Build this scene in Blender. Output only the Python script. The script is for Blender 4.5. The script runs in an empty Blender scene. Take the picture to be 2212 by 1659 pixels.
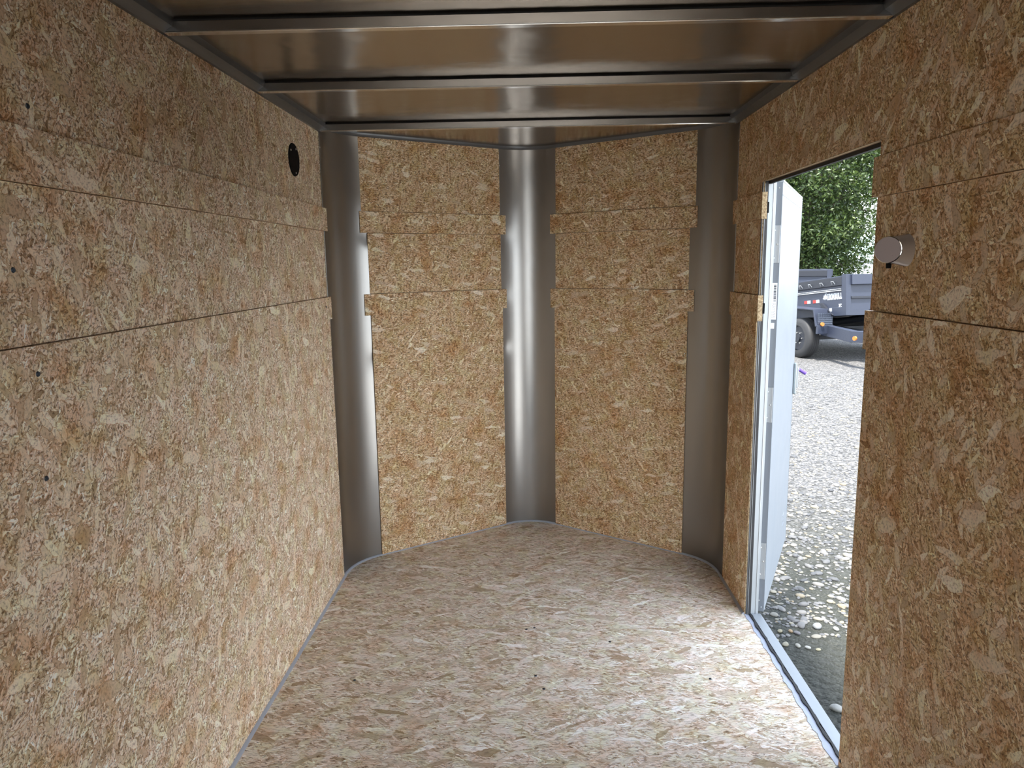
import bpy, bmesh, math, random
import numpy as np
from mathutils import Vector, Matrix
R = math.radians
random.seed(7)
rng = np.random.default_rng(7)
C = bpy.context.scene.collection
S = bpy.context.scene

# ------------------------------------------------------------------ camera
FPX, CAM = 1560.3, Vector((0.00884, -3.1715, 1.43124))
YAW, PITCH, ROLL = -0.02685, 0.16482, -0.01462
def cam_axes():
    cy, sy, cp, sp = math.cos(YAW), math.sin(YAW), math.cos(PITCH), math.sin(PITCH)
    f = Vector((sy*cp, cy*cp, -sp)); r = Vector((cy, -sy, 0)); u = r.cross(f)
    cr, sr = math.cos(ROLL), math.sin(ROLL)
    return cr*r+sr*u, -sr*r+cr*u, f
_r, _u, _f = cam_axes()
cd = bpy.data.cameras.new('camera'); cam = bpy.data.objects.new('camera', cd); C.objects.link(cam)
M = Matrix(((_r.x, _u.x, -_f.x, CAM.x), (_r.y, _u.y, -_f.y, CAM.y), (_r.z, _u.z, -_f.z, CAM.z), (0, 0, 0, 1)))
cam.matrix_world = M
cd.sensor_width = 36; cd.lens = FPX*36/2212; cd.clip_start = .02; cd.clip_end = 400
S.camera = cam
S.view_settings.view_transform = 'Standard'; S.view_settings.look = 'None'
S.view_settings.gamma = 1; S.view_settings.use_curve_mapping = False
S.view_settings.exposure = 1.5
S.cycles.max_bounces = 8; S.cycles.diffuse_bounces = 7; S.cycles.glossy_bounces = 4
S.cycles.transmission_bounces = 2; S.cycles.transparent_max_bounces = 4
S.cycles.caustics_reflective = False; S.cycles.caustics_refractive = False
S.cycles.sample_clamp_indirect = 6; S.cycles.use_denoising = True
S.cycles.adaptive_threshold = .04

# ------------------------------------------------------------------ world: bright overcast sky, brightest low on the open side
w = bpy.data.worlds.new('world'); S.world = w; w.use_nodes = True
nt = w.node_tree; nt.nodes.clear()
wo = nt.nodes.new('ShaderNodeOutputWorld'); bg = nt.nodes.new('ShaderNodeBackground')
tc = nt.nodes.new('ShaderNodeTexCoord'); sx = nt.nodes.new('ShaderNodeSeparateXYZ')
rp = nt.nodes.new('ShaderNodeValToRGB')
nt.links.new(tc.outputs['Generated'], sx.inputs[0]); nt.links.new(sx.outputs['Z'], rp.inputs[0])
SKY_LOW, SKY_HIGH = (.90, 0.96, 1.0), (.42, .52, .70)
rp.color_ramp.elements[0].position = .12; rp.color_ramp.elements[0].color = (*SKY_LOW, 1)
rp.color_ramp.elements[1].position = .95; rp.color_ramp.elements[1].color = (*SKY_HIGH, 1)
dt = nt.nodes.new('ShaderNodeVectorMath'); dt.operation = 'DOT_PRODUCT'; nt.links.new(tc.outputs['Generated'], dt.inputs[0]); dt.inputs[1].default_value = (.55, -.83, .0)
gl = nt.nodes.new('ShaderNodeMath'); gl.operation = 'MULTIPLY_ADD'; nt.links.new(dt.outputs['Value'], gl.inputs[0]); gl.inputs[1].default_value = .4; gl.inputs[2].default_value = 1.9
nt.links.new(rp.outputs[0], bg.inputs[0]); nt.links.new(gl.outputs[0], bg.inputs[1])
nt.links.new(bg.outputs[0], wo.inputs[0])
# soft hazy sun, high and to the right
sd = bpy.data.lights.new('sun', 'SUN'); sd.energy = 6.0; sd.angle = R(6); sd.color = (1, .96, .88)
so = bpy.data.objects.new('sun', sd); C.objects.link(so)
so.rotation_euler = Vector((.17, .30, -.90)).to_track_quat('-Z', 'Y').to_euler()

# ------------------------------------------------------------------ helpers
def tag(o, label=None, cat=None, group=None, kind=None):
    if label: o['label'] = label
    if cat: o['category'] = cat
    if group: o['group'] = group
    if kind: o['kind'] = kind
    return o
def empty(name, loc=(0, 0, 0), rz=0.0):
    o = bpy.data.objects.new(name, None); C.objects.link(o); o.location = loc; o.rotation_euler = (0, 0, rz)
    o.empty_display_size = .05
    return o
def strip_root(parent):
    v = Vector((0, 0, 0)); p = parent
    while p is not None:
        v = v + Vector(p.location); p = p.parent
    return v
class MB:
    def __init__(s): s.v = []; s.f = []; s.uv = []
    def face(s, pts, uvs=None):
        i = len(s.v); s.v += [tuple(p) for p in pts]; s.f.append(tuple(range(i, i+len(pts))))
        if uvs is None:
            a, b, c = Vector(pts[0]), Vector(pts[1]), Vector(pts[2]); n = (b-a).cross(c-a)
            k = max(range(3), key=lambda q: abs(n[q])); ax = [q for q in range(3) if q != k]
            uvs = [(p[ax[0]], p[ax[1]]) for p in pts]
        s.uv += uvs
    def hexa(s, P):  # 8 corners: bottom 0-3 ccw, top 4-7
        for q in ((3, 2, 1, 0), (4, 5, 6, 7), (0, 1, 5, 4), (1, 2, 6, 5), (2, 3, 7, 6), (3, 0, 4, 7)):
            s.face([P[i] for i in q])
        return s
    def box(s, x0, x1, y0, y1, z0, z1):
        return s.hexa([(x0, y0, z0), (x1, y0, z0), (x1, y1, z0), (x0, y1, z0), (x0, y0, z1), (x1, y0, z1), (x1, y1, z1), (x0, y1, z1)])
    def prism(s, poly, O, U, V, N, t):
        """2-D outline poly (u, v) in metres on plane O,U,V; front face at +N*t, back at 0"""
        O, U, V, N = Vector(O), Vector(U), Vector(V), Vector(N)
        P = [O+U*a+V*b for a, b in poly]; Q = [p+N*t for p in P]
        fl = U.cross(V).dot(N) < 0
        A = list(range(len(poly)))
        s.face([Q[i] for i in (A if not fl else A[::-1])], [poly[i] for i in (A if not fl else A[::-1])])
        s.face([P[i] for i in (A[::-1] if not fl else A)], [poly[i] for i in (A[::-1] if not fl else A)])
        for i in A:
            j = (i+1) % len(A); q = [P[i], P[j], Q[j], Q[i]]
            L = math.dist(poly[i], poly[j]); u = [(0, 0), (L, 0), (L, t), (0, t)]
            if fl: q = q[::-1]; u = u[::-1]
            s.face(q, u)
        return s
    def cyl(s, p0, p1, r, seg=16, r1=None, caps=True):
        p0, p1 = Vector(p0), Vector(p1); d = (p1-p0).normalized()
        a = d.orthogonal().normalized(); b = d.cross(a); r1 = r if r1 is None else r1
        A = [p0+(a*math.cos(t)+b*math.sin(t))*r for t in [2*math.pi*i/seg for i in range(seg)]]
        B = [p1+(a*math.cos(t)+b*math.sin(t))*r1 for t in [2*math.pi*i/seg for i in range(seg)]]
        for i in range(seg):
            j = (i+1) % seg; s.face([A[i], A[j], B[j], B[i]])
        if caps: s.face(A[::-1]); s.face(B)
        return s
    def tube(s, pts, r, seg=8):
        pts = [Vector(p) for p in pts]; rings = []
        for k, p in enumerate(pts):
            d = (pts[min(k+1, len(pts)-1)]-pts[max(k-1, 0)]).normalized()
            a = d.cross(Vector((0, 0, 1)));
            if a.length < .01: a = d.cross(Vector((1, 0, 0)))
            a.normalize(); b = d.cross(a)
            rr = r[k] if isinstance(r, (list, tuple)) else r
            rings.append([p+(a*math.cos(t)+b*math.sin(t))*rr for t in [2*math.pi*i/seg for i in range(seg)]])
        for k in range(len(rings)-1):
            for i in range(seg):
                j = (i+1) % seg; s.face([rings[k][j], rings[k][i], rings[k+1][i], rings[k+1][j]])
        s.face(rings[0]); s.face(rings[-1][::-1])
        return s
    def sweep(s, path, prof, closed=False):
        """prof: (n, z) pairs, n measured to the right-hand inside of a horizontal path; mitred"""
        P = [Vector((*p[:2], 0)) for p in path]; rings = []
        for k, p in enumerate(P):
            d0 = (p-P[k-1]).normalized() if k else (P[1]-p).normalized()
            d1 = (P[k+1]-p).normalized() if k < len(P)-1 else d0
            n0 = Vector((d0.y, -d0.x, 0)); n1 = Vector((d1.y, -d1.x, 0)); m = (n0+n1).normalized(); m = m/max(.4, m.dot(n0))
            rings.append([p+m*a+Vector((0, 0, b)) for a, b in prof])
        L = 0
        for k in range(len(rings)-1):
            d = (P[k+1]-P[k]).length
            n = len(prof)
            for i in range(n if closed else n-1):
                j = (i+1) % n
                s.face([rings[k][i], rings[k][j], rings[k+1][j], rings[k+1][i]], [(L, prof[i][1]), (L, prof[j][1]), (L+d, prof[j][1]), (L+d, prof[i][1])])
            L += d
        if closed: s.face(rings[0][::-1]); s.face(rings[-1])
        return s
    def build(s, name, mat, parent=None, bevel=0, smooth=False, uvoff=None, local=False, mats=None):
        off = Vector((0, 0, 0)) if (local or parent is None) else strip_root(parent)
        me = bpy.data.meshes.new(name)
        me.from_pydata([tuple(Vector(v)-off) for v in s.v], [], s.f)
        uvl = me.uv_layers.new(name='UVMap')
        ou = uvoff if uvoff is not None else (random.uniform(-20, 20), random.uniform(-20, 20))
        a = np.array(s.uv, dtype=np.float32)+np.array(ou, dtype=np.float32)
        uvl.data.foreach_set('uv', a.ravel())
        bm = bmesh.new(); bm.from_mesh(me); bmesh.ops.remove_doubles(bm, verts=bm.verts, dist=1e-5)
        bmesh.ops.recalc_face_normals(bm, faces=bm.faces)
        if smooth:
            for f in bm.faces: f.smooth = True
            for e in bm.edges:
                if len(e.link_faces) == 2 and e.calc_face_angle(0) > R(38): e.smooth = False
        bm.to_mesh(me); bm.free()
        o = bpy.data.objects.new(name, me); C.objects.link(o); me.materials.append(mat)
        if parent is not None: o.parent = parent
        if bevel:
            b = o.modifiers.new('bevel', 'BEVEL'); b.width = bevel; b.segments = 2; b.limit_method = 'ANGLE'
        return o

# ------------------------------------------------------------------ materials
class NT:
    def __init__(s, name):
        s.m = bpy.data.materials.new(name); s.m.use_nodes = True; s.t = s.m.node_tree; s.t.nodes.clear()
        s.o = s.t.nodes.new('ShaderNodeOutputMaterial'); s.b = s.t.nodes.new('ShaderNodeBsdfPrincipled')
        s.t.links.new(s.b.outputs[0], s.o.inputs[0])
    def n(s, typ, **k):
        q = s.t.nodes.new('ShaderNode'+typ)
        for a, b in k.items(): setattr(q, a, b)
        return q
    def l(s, a, b): s.t.links.new(a, b)
    def val(s, sock, v):
        if hasattr(v, 'links') or hasattr(v, 'is_linked'): s.l(v, sock)
        else: sock.default_value = v
    def math(s, op, a, b=0.0, c=None, clamp=False):
        q = s.n('Math', operation=op); q.use_clamp = clamp
        s.val(q.inputs[0], a); s.val(q.inputs[1], b)
        if c is not None: s.val(q.inputs[2], c)
        return q.outputs[0]
    def mix(s, f, a, b, mode='MIX'):
        q = s.n('Mix', data_type='RGBA', blend_type=mode); s.val(q.inputs[0], f)
        for i, v in ((6, a), (7, b)):
            if isinstance(v, tuple): q.inputs[i].default_value = (*v, 1)
            else: s.l(v, q.inputs[i])
        return q.outputs[2]
    def ramp(s, f, stops, interp='LINEAR'):
        q = s.n('ValToRGB'); q.color_ramp.interpolation = interp; e = q.color_ramp.elements
        while len(e) < len(stops): e.new(.5)
        for k, (p, c) in enumerate(stops):
            e[k].position = p; e[k].color = (*c, 1) if len(c) == 3 else c
        s.val(q.inputs[0], f); return q.outputs[0]
def simple(name, col, rough=.5, metal=0., spec=.5, bump=0., bscale=60., **k):
    n = NT(name); n.b.inputs['Base Color'].default_value = (*col, 1); n.b.inputs['Roughness'].default_value = rough
    n.b.inputs['Metallic'].default_value = metal; n.b.inputs['Specular IOR Level'].default_value = spec
    for a, b in k.items(): n.b.inputs[a.replace('_', ' ')].default_value = b
    t = n.n('TexCoord'); nz = n.n('TexNoise'); nz.inputs['Scale'].default_value = bscale; n.l(t.outputs['Object'], nz.inputs['Vector'])
    r = n.math('MULTIPLY_ADD', nz.outputs['Fac'], .16, rough-.08, clamp=True); n.l(r, n.b.inputs['Roughness'])
    if bump:
        b = n.n('Bump'); b.inputs['Strength'].default_value = 1; b.inputs['Distance'].default_value = bump
        n.l(nz.outputs['Fac'], b.inputs['Height']); n.l(b.outputs[0], n.b.inputs['Normal'])
    return n.m
def osb(name, layers, palette, stain, line=.62, gain=1.0, slit=(1, 1), dark=3.95):
    """oriented strand board: overlapping elongated flakes at several angles"""
    n = NT(name); uv = n.n('UVMap')
    base = uv.outputs[0]
    # domain warp makes flakes curl a little
    wz = n.n('TexNoise'); wz.noise_dimensions = '2D'; wz.inputs['Scale'].default_value = 28; wz.inputs['Detail'].default_value = 2
    n.l(base, wz.inputs['Vector'])
    vm = n.n('VectorMath', operation='MULTIPLY_ADD'); n.l(wz.outputs['Color'], vm.inputs[0])
    vm.inputs[1].default_value = (.016, .016, 0); n.l(base, vm.inputs[2])
    wy = n.n('TexNoise'); wy.noise_dimensions = '2D'; wy.inputs['Scale'].default_value = 130; wy.inputs['Detail'].default_value = 2; n.l(base, wy.inputs['Vector'])
    vn = n.n('VectorMath', operation='MULTIPLY_ADD'); n.l(wy.outputs['Color'], vn.inputs[0])
    vn.inputs[1].default_value = (.0045, .0045, 0); n.l(vm.outputs[0], vn.inputs[2]); W = vn.outputs[0]
    big = n.n('TexNoise'); big.noise_dimensions = '2D'; big.inputs['Scale'].default_value = 9; big.inputs['Detail'].default_value = 3
    n.l(base, big.inputs['Vector'])
    sl = n.n('TexNoise'); sl.noise_dimensions = '2D'; sl.inputs['Scale'].default_value = 150; sl.inputs['Detail'].default_value = 3; sl.inputs['Roughness'].default_value = .65
    sv = n.n('VectorMath', operation='MULTIPLY'); n.l(W, sv.inputs[0]); sv.inputs[1].default_value = (slit[0], slit[1], 1)
    n.l(sv.outputs[0], sl.inputs['Vector'])
    slm = n.math('MULTIPLY_ADD', sl.outputs['Fac'], -9, dark, clamp=True)
    col = None; slit_done = False
    for (ang, a, b, p, warp, edge) in layers:
        if b >= .010 and not slit_done and col is not None:
            col = n.mix(n.math('MULTIPLY', slm, .62), col, (.10, .05, .022)); slit_done = True
        mp = n.n('Mapping', vector_type='POINT'); mp.inputs['Rotation'].default_value = (0, 0, R(ang))
        mp.inputs['Location'].default_value = (ang*1.37, ang*.71+a*100, 0)
        n.l(W, mp.inputs['Vector'])
        sc = n.n('VectorMath', operation='MULTIPLY'); n.l(mp.outputs[0], sc.inputs[0]); sc.inputs[1].default_value = (1/a, 1/b, 1)
        v = n.n('TexVoronoi', voronoi_dimensions='2D'); v.inputs['Scale'].default_value = 1; n.l(sc.outputs[0], v.inputs['Vector'])
        sp = n.n('SeparateColor'); n.l(v.outputs['Color'], sp.inputs[0])
        c = n.ramp(sp.outputs[0], palette if b < .012 or palette is PALF else PALB)
        # fine grain along the flake
        if edge:
            e = n.n('TexVoronoi', voronoi_dimensions='2D', feature='DISTANCE_TO_EDGE'); e.inputs['Scale'].default_value = 1
            n.l(sc.outputs[0], e.inputs['Vector'])
            ln = n.math('MULTIPLY_ADD', e.outputs['Distance'], line*edge*(2.6 if b > .010 else 1.5), 1-line, clamp=True)
            q = n.n('Mix', data_type='RGBA', blend_type='MULTIPLY'); q.inputs[0].default_value = 1
            n.l(c, q.inputs[6])
            cc = n.n('CombineColor'); n.l(n.math('POWER', ln, .6), cc.inputs[0]); n.l(ln, cc.inputs[1]); n.l(n.math('POWER', ln, 1.4), cc.inputs[2])
            n.l(cc.outputs[0], q.inputs[7]); c = q.outputs[2]
        if col is None: col = c
        else:
            m = n.math('LESS_THAN', sp.outputs[2], p); col = n.mix(m, col, c)
    # reddish brown staining patches and fine dark slits
    st = n.math('MULTIPLY_ADD', big.outputs['Fac'], 4.0, -2.05, clamp=True)
    col = n.mix(st, col, n.mix(1.0, col, stain, 'MULTIPLY'))
    col = n.mix(n.math('MULTIPLY', slm, .40), col, (.16, .09, .045))
    hz = n.n('TexNoise'); hz.noise_dimensions = '2D'; hz.inputs['Scale'].default_value = 16; hz.inputs['Detail'].default_value = 4; n.l(W, hz.inputs['Vector'])
    col = n.mix(1.0, col, n.ramp(hz.outputs['Fac'], [(.34, (.97, 1.0, .90)), (.5, (1, 1, 1)), (.66, (1.0, .94, .93))]), 'MULTIPLY')
    br = n.math('MULTIPLY_ADD', sl.outputs['Fac'], .7, .66)
    q = n.n('Mix', data_type='RGBA', blend_type='MULTIPLY'); q.inputs[0].default_value = 1; n.l(col, q.inputs[6])
    cc = n.n('CombineColor'); g = n.math('MULTIPLY', br, gain)
    for i in range(3): n.l(g, cc.inputs[i])
    n.l(cc.outputs[0], q.inputs[7])
    n.l(q.outputs[2], n.b.inputs['Base Color'])
    n.b.inputs['Roughness'].default_value = .62; n.b.inputs['Specular IOR Level'].default_value = .25
    bp = n.n('Bump'); bp.inputs['Strength'].default_value = .5; bp.inputs['Distance'].default_value = .0012
    n.l(sl.outputs['Fac'], bp.inputs['Height']); n.l(bp.outputs[0], n.b.inputs['Normal'])
    return n.m
PAL = [(0, (.36, .25, .15)), (.10, (.54, .42, .29)), (.30, (.68, .58, .45)), (.55, (.77, .69, .57)), (.75, (.73, .61, .51)), (.9, (.86, .80, .69)), (1, (.94, .91, .84))]
PALB = [(0, (.54, .40, .27)), (.4, (.70, .58, .44)), (.7, (.78, .68, .54)), (1, (.86, .79, .67))]
PALV = [(0, (.36, .22, .11)), (.10, (.52, .36, .20)), (.30, (.64, .49, .31)), (.55, (.72, .58, .40)), (.75, (.68, .52, .36)), (.9, (.80, .69, .50)), (1, (.90, .82, .66))]
PALF = [(0, (.40, .30, .20)), (.1, (.56, .47, .37)), (.3, (.70, .63, .54)), (.6, (.80, .75, .67)), (.8, (.77, .69, .62)), (1, (.94, .92, .88))]
WALL_L = [(20, .016, .007, 1, 1, 4), (75, .028, .007, .5, 1, 5), (-35, .030, .008, .45, 1, 5), (5, .034, .008, .4, 1, 5), (120, .026, .006, .35, 1, 5),
          (50, .042, .013, .12, 1, 6), (-70, .055, .018, .07, 0, 7), (15, .075, .028, .045, 0, 9)]
VN_L = [(20, .016, .006, 1, 1, 4), (-20, .028, .006, .5, 1, 5), (35, .030, .007, .4, 1, 5), (5, .034, .007, .45, 1, 5), (100, .026, .006, .25, 1, 5),
        (-50, .038, .011, .11, 1, 6), (12, .055, .016, .055, 0, 7)]
FLOOR_L = [(5, .020, .008, 1, 1, 4), (-22, .040, .009, .5, 1, 5), (18, .045, .009, .45, 1, 5), (-8, .055, .010, .4, 1, 5), (40, .035, .008, .25, 1, 5),
           (-30, .065, .016, .16, 0, 6), (10, .09, .024, .10, 0, 8)]
STAIN = (.84, .68, .52)
M_OSB = osb('osb_wall', WALL_L, PAL, STAIN, gain=1.17, dark=4.1)
M_OSBV = osb('osb_front', VN_L, PALV, STAIN, gain=1.02, slit=(.6, 1.4), dark=4.35)
M_OSBR = osb('osb_right', WALL_L, PALV, STAIN, gain=1.15, dark=4.05)
M_OSBF = osb('osb_floor', FLOOR_L, PALF, (.90, .80, .70), line=.42, slit=(.32, 1.8), gain=1.06, dark=4.2)
def osb_edge():
    n = NT('osb_edge'); t = n.n('TexCoord'); nz = n.n('TexNoise'); nz.inputs['Scale'].default_value = 140; nz.inputs['Detail'].default_value = 3
    n.l(t.outputs['Object'], nz.inputs['Vector'])
    n.l(n.ramp(nz.outputs['Fac'], [(.3, (.12, .075, .035)), (.5, (.30, .22, .125)), (.7, (.42, .34, .22))]), n.b.inputs['Base Color'])
    n.b.inputs['Roughness'].default_value = .8; return n.m
M_EDGE = osb_edge()
def sheet(name, base, rough, swirl, aniso_dir=None, bumpd=.0006):
    n = NT(name); uv = n.n('UVMap'); t = uv.outputs[0]
    mp = n.n('VectorMath', operation='MULTIPLY'); n.l(t, mp.inputs[0]); mp.inputs[1].default_value = (3, 180, 1) if swirl else (260, 2, 1)
    st = n.n('TexNoise'); st.noise_dimensions = '2D'; st.inputs['Scale'].default_value = 1; st.inputs['Detail'].default_value = 2
    if not swirl: mp.inputs[1].default_value = (3, 220, 1)
    if swirl:  # curved polishing marks
        wz = n.n('TexNoise'); wz.noise_dimensions = '2D'; wz.inputs['Scale'].default_value = 1.6; n.l(t, wz.inputs['Vector'])
        ad = n.n('VectorMath', operation='MULTIPLY_ADD'); n.l(wz.outputs['Color'], ad.inputs[0]); ad.inputs[1].default_value = (.5, .35, 0); n.l(t, ad.inputs[2])
        n.l(ad.outputs[0], mp.inputs[0]); mp.inputs[1].default_value = (2.5, 30, 1)
    n.l(mp.outputs[0], st.inputs['Vector'])
    lo = n.n('TexNoise'); lo.noise_dimensions = '2D'; lo.inputs['Scale'].default_value = 4; lo.inputs['Detail'].default_value = 2; n.l(t, lo.inputs['Vector'])
    n.l(n.math('MULTIPLY_ADD', st.outputs['Fac'], .06, rough-.03), n.b.inputs['Roughness'])
    n.b.inputs['Base Color'].default_value = (*base, 1); n.b.inputs['Metallic'].default_value = 1
    b = n.n('Bump'); b.inputs['Strength'].default_value = 1; b.inputs['Distance'].default_value = bumpd
    h = n.math('ADD', n.math('MULTIPLY', lo.outputs['Fac'], 8.0 if swirl else 3.0), n.math('MULTIPLY', st.outputs['Fac'], .35 if swirl else .0))
    n.l(h, b.inputs['Height']); n.l(b.outputs[0], n.b.inputs['Normal'])
    return n.m
M_CEIL = sheet('ceiling_sheet', (.44, .385, .325), .22, True, bumpd=.0007)
M_CORN = sheet('corner_sheet', (.34, .335, .33), .31, False, bumpd=.0004)
M_BEAM = simple('beam_steel', (.18, .17, .16), .26, 1.0, bscale=1.5)
M_LIP = simple('bright_lip', (.80, .79, .77), .16, 1.0)
M_COVE = simple('cove_trim', (.12, .125, .135), .38, .5)
M_DARK = simple('dark_gap', (.01, .01, .01), .9)
M_CAULK = simple('grey_caulk', (.36, .38, .43), .5, bump=.001, bscale=90)
M_ALU = simple('mill_aluminium', (.40, .42, .44), .42, .6)
M_ALUW = simple('satin_aluminium_frame', (.33, .355, .38), .45, .35)
M_RUB = simple('black_rubber', (.012, .012, .014), .6)
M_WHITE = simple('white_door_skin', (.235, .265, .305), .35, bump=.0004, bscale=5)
M_SCREW = simple('zinc_screw', (.7, .7, .68), .3, 1)
M_SCREWD = simple('dark_screw', (.05, .06, .08), .4, .8)
M_BLK = simple('black_plastic', (.004, .004, .0045), .75, spec=.12)
M_CHROME = simple('stainless_lamp', (.50, .46, .45), .35, .85)
M_LENS = simple('frosted_lamp_lens', (.42, .36, .36), .3)
M_LABEL = simple('paper_label', (.80, .81, .83), .5)
M_INK = simple('label_ink', (.04, .04, .05), .6)
M_PURPLE = simple('purple_key_cover', (.10, .05, .30), .4)

# ------------------------------------------------------------------ shell dimensions
HW, YB, HZ = .88, -5.35, 1.997
Z1, Z3, Z2 = 1.2995, 1.5835, 1.681
CZ = 2.027
P1, P2, SL = (-.75, .25), (-.142, .675), .70
def qb(a, c, b, n=14): return [((1-t)**2*a[0]+2*t*(1-t)*c[0]+t*t*b[0], (1-t)**2*a[1]+2*t*(1-t)*c[1]+t*t*b[1]) for t in [i/n for i in range(n+1)]]
cornL = qb((-.88, 0), (-.88, .159), P1); cent = qb(P2, (0, .774), (-P2[0], P2[1])); cornR = [(-x, y) for x, y in cornL[::-1]]
outline = [(-HW, YB)]+cornL+cent+cornR+[(HW, YB)]

def screw_mesh(name, mat, r=.004):
    m = MB(); m.cyl((0, 0, -.001), (0, 0, .0012), r, 12, r*.75); m.cyl((0, 0, .0012), (0, 0, .0016), r*.3, 6)
    o = m.build(name, mat, None, smooth=True); me = o.data; bpy.data.objects.remove(o); return me
ME_SCREW = screw_mesh('screw', M_SCREW); ME_SCREWD = screw_mesh('screw_dark', M_SCREWD, .0055)
def screw(parent, p, n, dark=False):
    o = bpy.data.objects.new('screw', ME_SCREWD if dark else ME_SCREW); C.objects.link(o); o.parent = parent
    o.location = Vector(p)-strip_root(parent); o.rotation_euler = Vector(n).to_track_quat('Z', 'Y').to_euler()
    return o

# ------------------------------------------------------------------ floor: OSB boards with a cross seam
floor = tag(empty('floor'), 'oriented strand board trailer floor', kind='structure')
def floor_board(y0, y1):
    def clip(poly, y, keep_above):
        out = []
        for i in range(len(poly)):
            a, b = poly[i], poly[(i+1) % len(poly)]
            ia = (a[1] >= y) == keep_above; ib = (b[1] >= y) == keep_above
            if ia: out.append(a)
            if ia != ib:
                t = (y-a[1])/(b[1]-a[1]); out.append((a[0]+t*(b[0]-a[0]), y))
        return out
    poly = clip(clip(outline, y0+.0008, True), y1-.0008, False)
    MB().prism(poly, (0, 0, -.02), (1, 0, 0), (0, 1, 0), (0, 0, 1), .02).build('floor_board', M_OSBF, floor)
floor_board(-.5, 2); floor_board(-1.72, -.502)
for x, y in ((.014, -.832), (.042, -.911), (-.02, -.505), (.012, -.492), (-.62, -.86), (.62, -.85), (.30, -.60)):
    screw(floor, (x, y, .0005), (0, 0, 1), True); floor_board(-2.94, -1.72); floor_board(-4.16, -2.94); floor_board(YB, -4.16)

# ------------------------------------------------------------------ walls
def wall(name, O, U, N, segs, mat, desc, top=2.02):
    """segs: list of (part name, outline (u,z), proud)"""
    root = tag(empty(name, O), desc, kind='structure')
    for pn, poly, proud in segs:
        MB().prism(poly, Vector(O)-Vector(N)*.012, U, (0, 0, 1), N, .012+proud).build(pn, mat, root, bevel=.0006)
    return root
T = .028
# left wall: u runs along +Y from y=0 at the front
wl = wall('wall_left', (-HW, 0, 0), (0, 1, 0), (1, 0, 0), [
    ('upper_panel', [(YB, Z2+.0015), (-.003, Z2+.0015), (-.003, 2.02), (YB, 2.02)], 0),
    ('batten_strip', [(YB, Z3), (T, Z3), (T, Z2), (YB, Z2)], .008),
    ('middle_panel', [(YB, Z1+.0015), (0, Z1+.0015), (0, Z3-.0015), (YB, Z3-.0015)], 0),
    ('lower_panel', [(YB, 0), (-.006, 0), (-.006, Z1-.098), (T, Z1-.098), (T, Z1), (YB, Z1)], .007)],
    M_OSB, 'strand board wall on the left')
for y, z in ((-1.915, 1.249), (-1.935, 1.433), (-1.927, 1.059), (-1.847, 1.72), (-.06, 1.62), (-.05, .8), (-.06, 1.26)):
    screw(wl, (-HW+(.0075 if z < 1.3 else .0065 if Z3 < z < Z2 else .0005), y, z), (1, 0, 0), True)
# right wall with the side door
DY0, DY1, DZ = -1.288, -.383, 1.722
SEAM = -.345
wr = wall('wall_right', (HW, 0, 0), (0, 1, 0), (-1, 0, 0), [
    ('upper_panel', [(SEAM+.0008, Z2+.0015), (-.03, Z2+.0015), (-.03, 2.02), (SEAM+.0008, 2.02)], 0),
    ('upper_panel', [(DY0+.0008, DZ), (SEAM-.0008, DZ), (SEAM-.0008, 2.02), (DY0+.0008, 2.02)], 0),
    ('batten_strip', [(DY1-.010, Z3), (0.0, Z3), (0.0, Z2), (DY1-.010, Z2)], .006),
    ('upper_panel', [(DY1, Z2+.0015), (SEAM-.0008, Z2+.0015), (SEAM-.0008, DZ-.0005), (DY1, DZ-.0005)], 0),
    ('middle_panel', [(DY1, Z1+.0015), (-.03, Z1+.0015), (-.03, Z3-.0015), (DY1, Z3-.0015)], 0),
    ('lower_panel', [(DY1+.003, 0), (-.035, 0), (-.035, Z1-.098), (0.0, Z1-.098), (0.0, Z1), (DY1-.008, Z1), (DY1-.008, Z1-.098), (DY1+.003, Z1-.098)], .007),
    ('upper_panel', [(YB, Z2+.0015), (DY0-.0008, Z2+.0015), (DY0-.0008, 2.02), (YB, 2.02)], 0),
    ('batten_strip', [(YB, Z3), (DY0+.018, Z3), (DY0+.018, Z2), (YB, Z2)], .006),
    ('middle_panel', [(YB, Z1+.0015), (DY0-.002, Z1+.0015), (DY0-.002, Z3-.0015), (YB, Z3-.0015)], 0),
    ('lower_panel', [(YB, 0), (DY0-.008, 0), (DY0-.008, Z1-.10), (DY0+.012, Z1-.10), (DY0+.012, Z1), (YB, Z1)], .007)],
    M_OSBR, 'strand board wall on the right with the side door')
# pale sawn edges of the boards at the door opening
MB().box(HW-.007, HW+.011, DY1-.0105, DY1-.0095, Z3, Z2).build('sawn_edge', M_EDGE, wr)
MB().box(HW-.007, HW+.011, DY1-.0087, DY1-.0075, Z1-.098, Z1).build('sawn_edge', M_EDGE, wr)
MB().box(HW-.007, HW+.011, DY1+.0022, DY1+.0035, 0, Z1-.098).build('sawn_edge', M_EDGE, wr)
MB().box(HW, HW+.011, DY1-.0012, DY1, Z1, DZ).build('sawn_edge', M_EDGE, wr)
MB().box(HW, HW+.003, DY0, DY1, DZ-.0012, DZ).build('sawn_edge', M_EDGE, wr)
MB().box(HW+.003, HW+.020, DY0, DY1, DZ-.001, DZ+.02).build('header_board', simple('header_wood', (.36, .25, .15), .7, bump=.0005), wr)
screw(wr, (HW-.0075, DY0-.02, .03), (-1, 0, 0), True)
for z in (1.625, 1.25):   # little black stops beside the far jamb
    MB().box(HW+.002, HW+.02, DY1-.008, DY1+.002, z-.02, z+.02).build('rubber_stop', M_BLK, wr)
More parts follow.
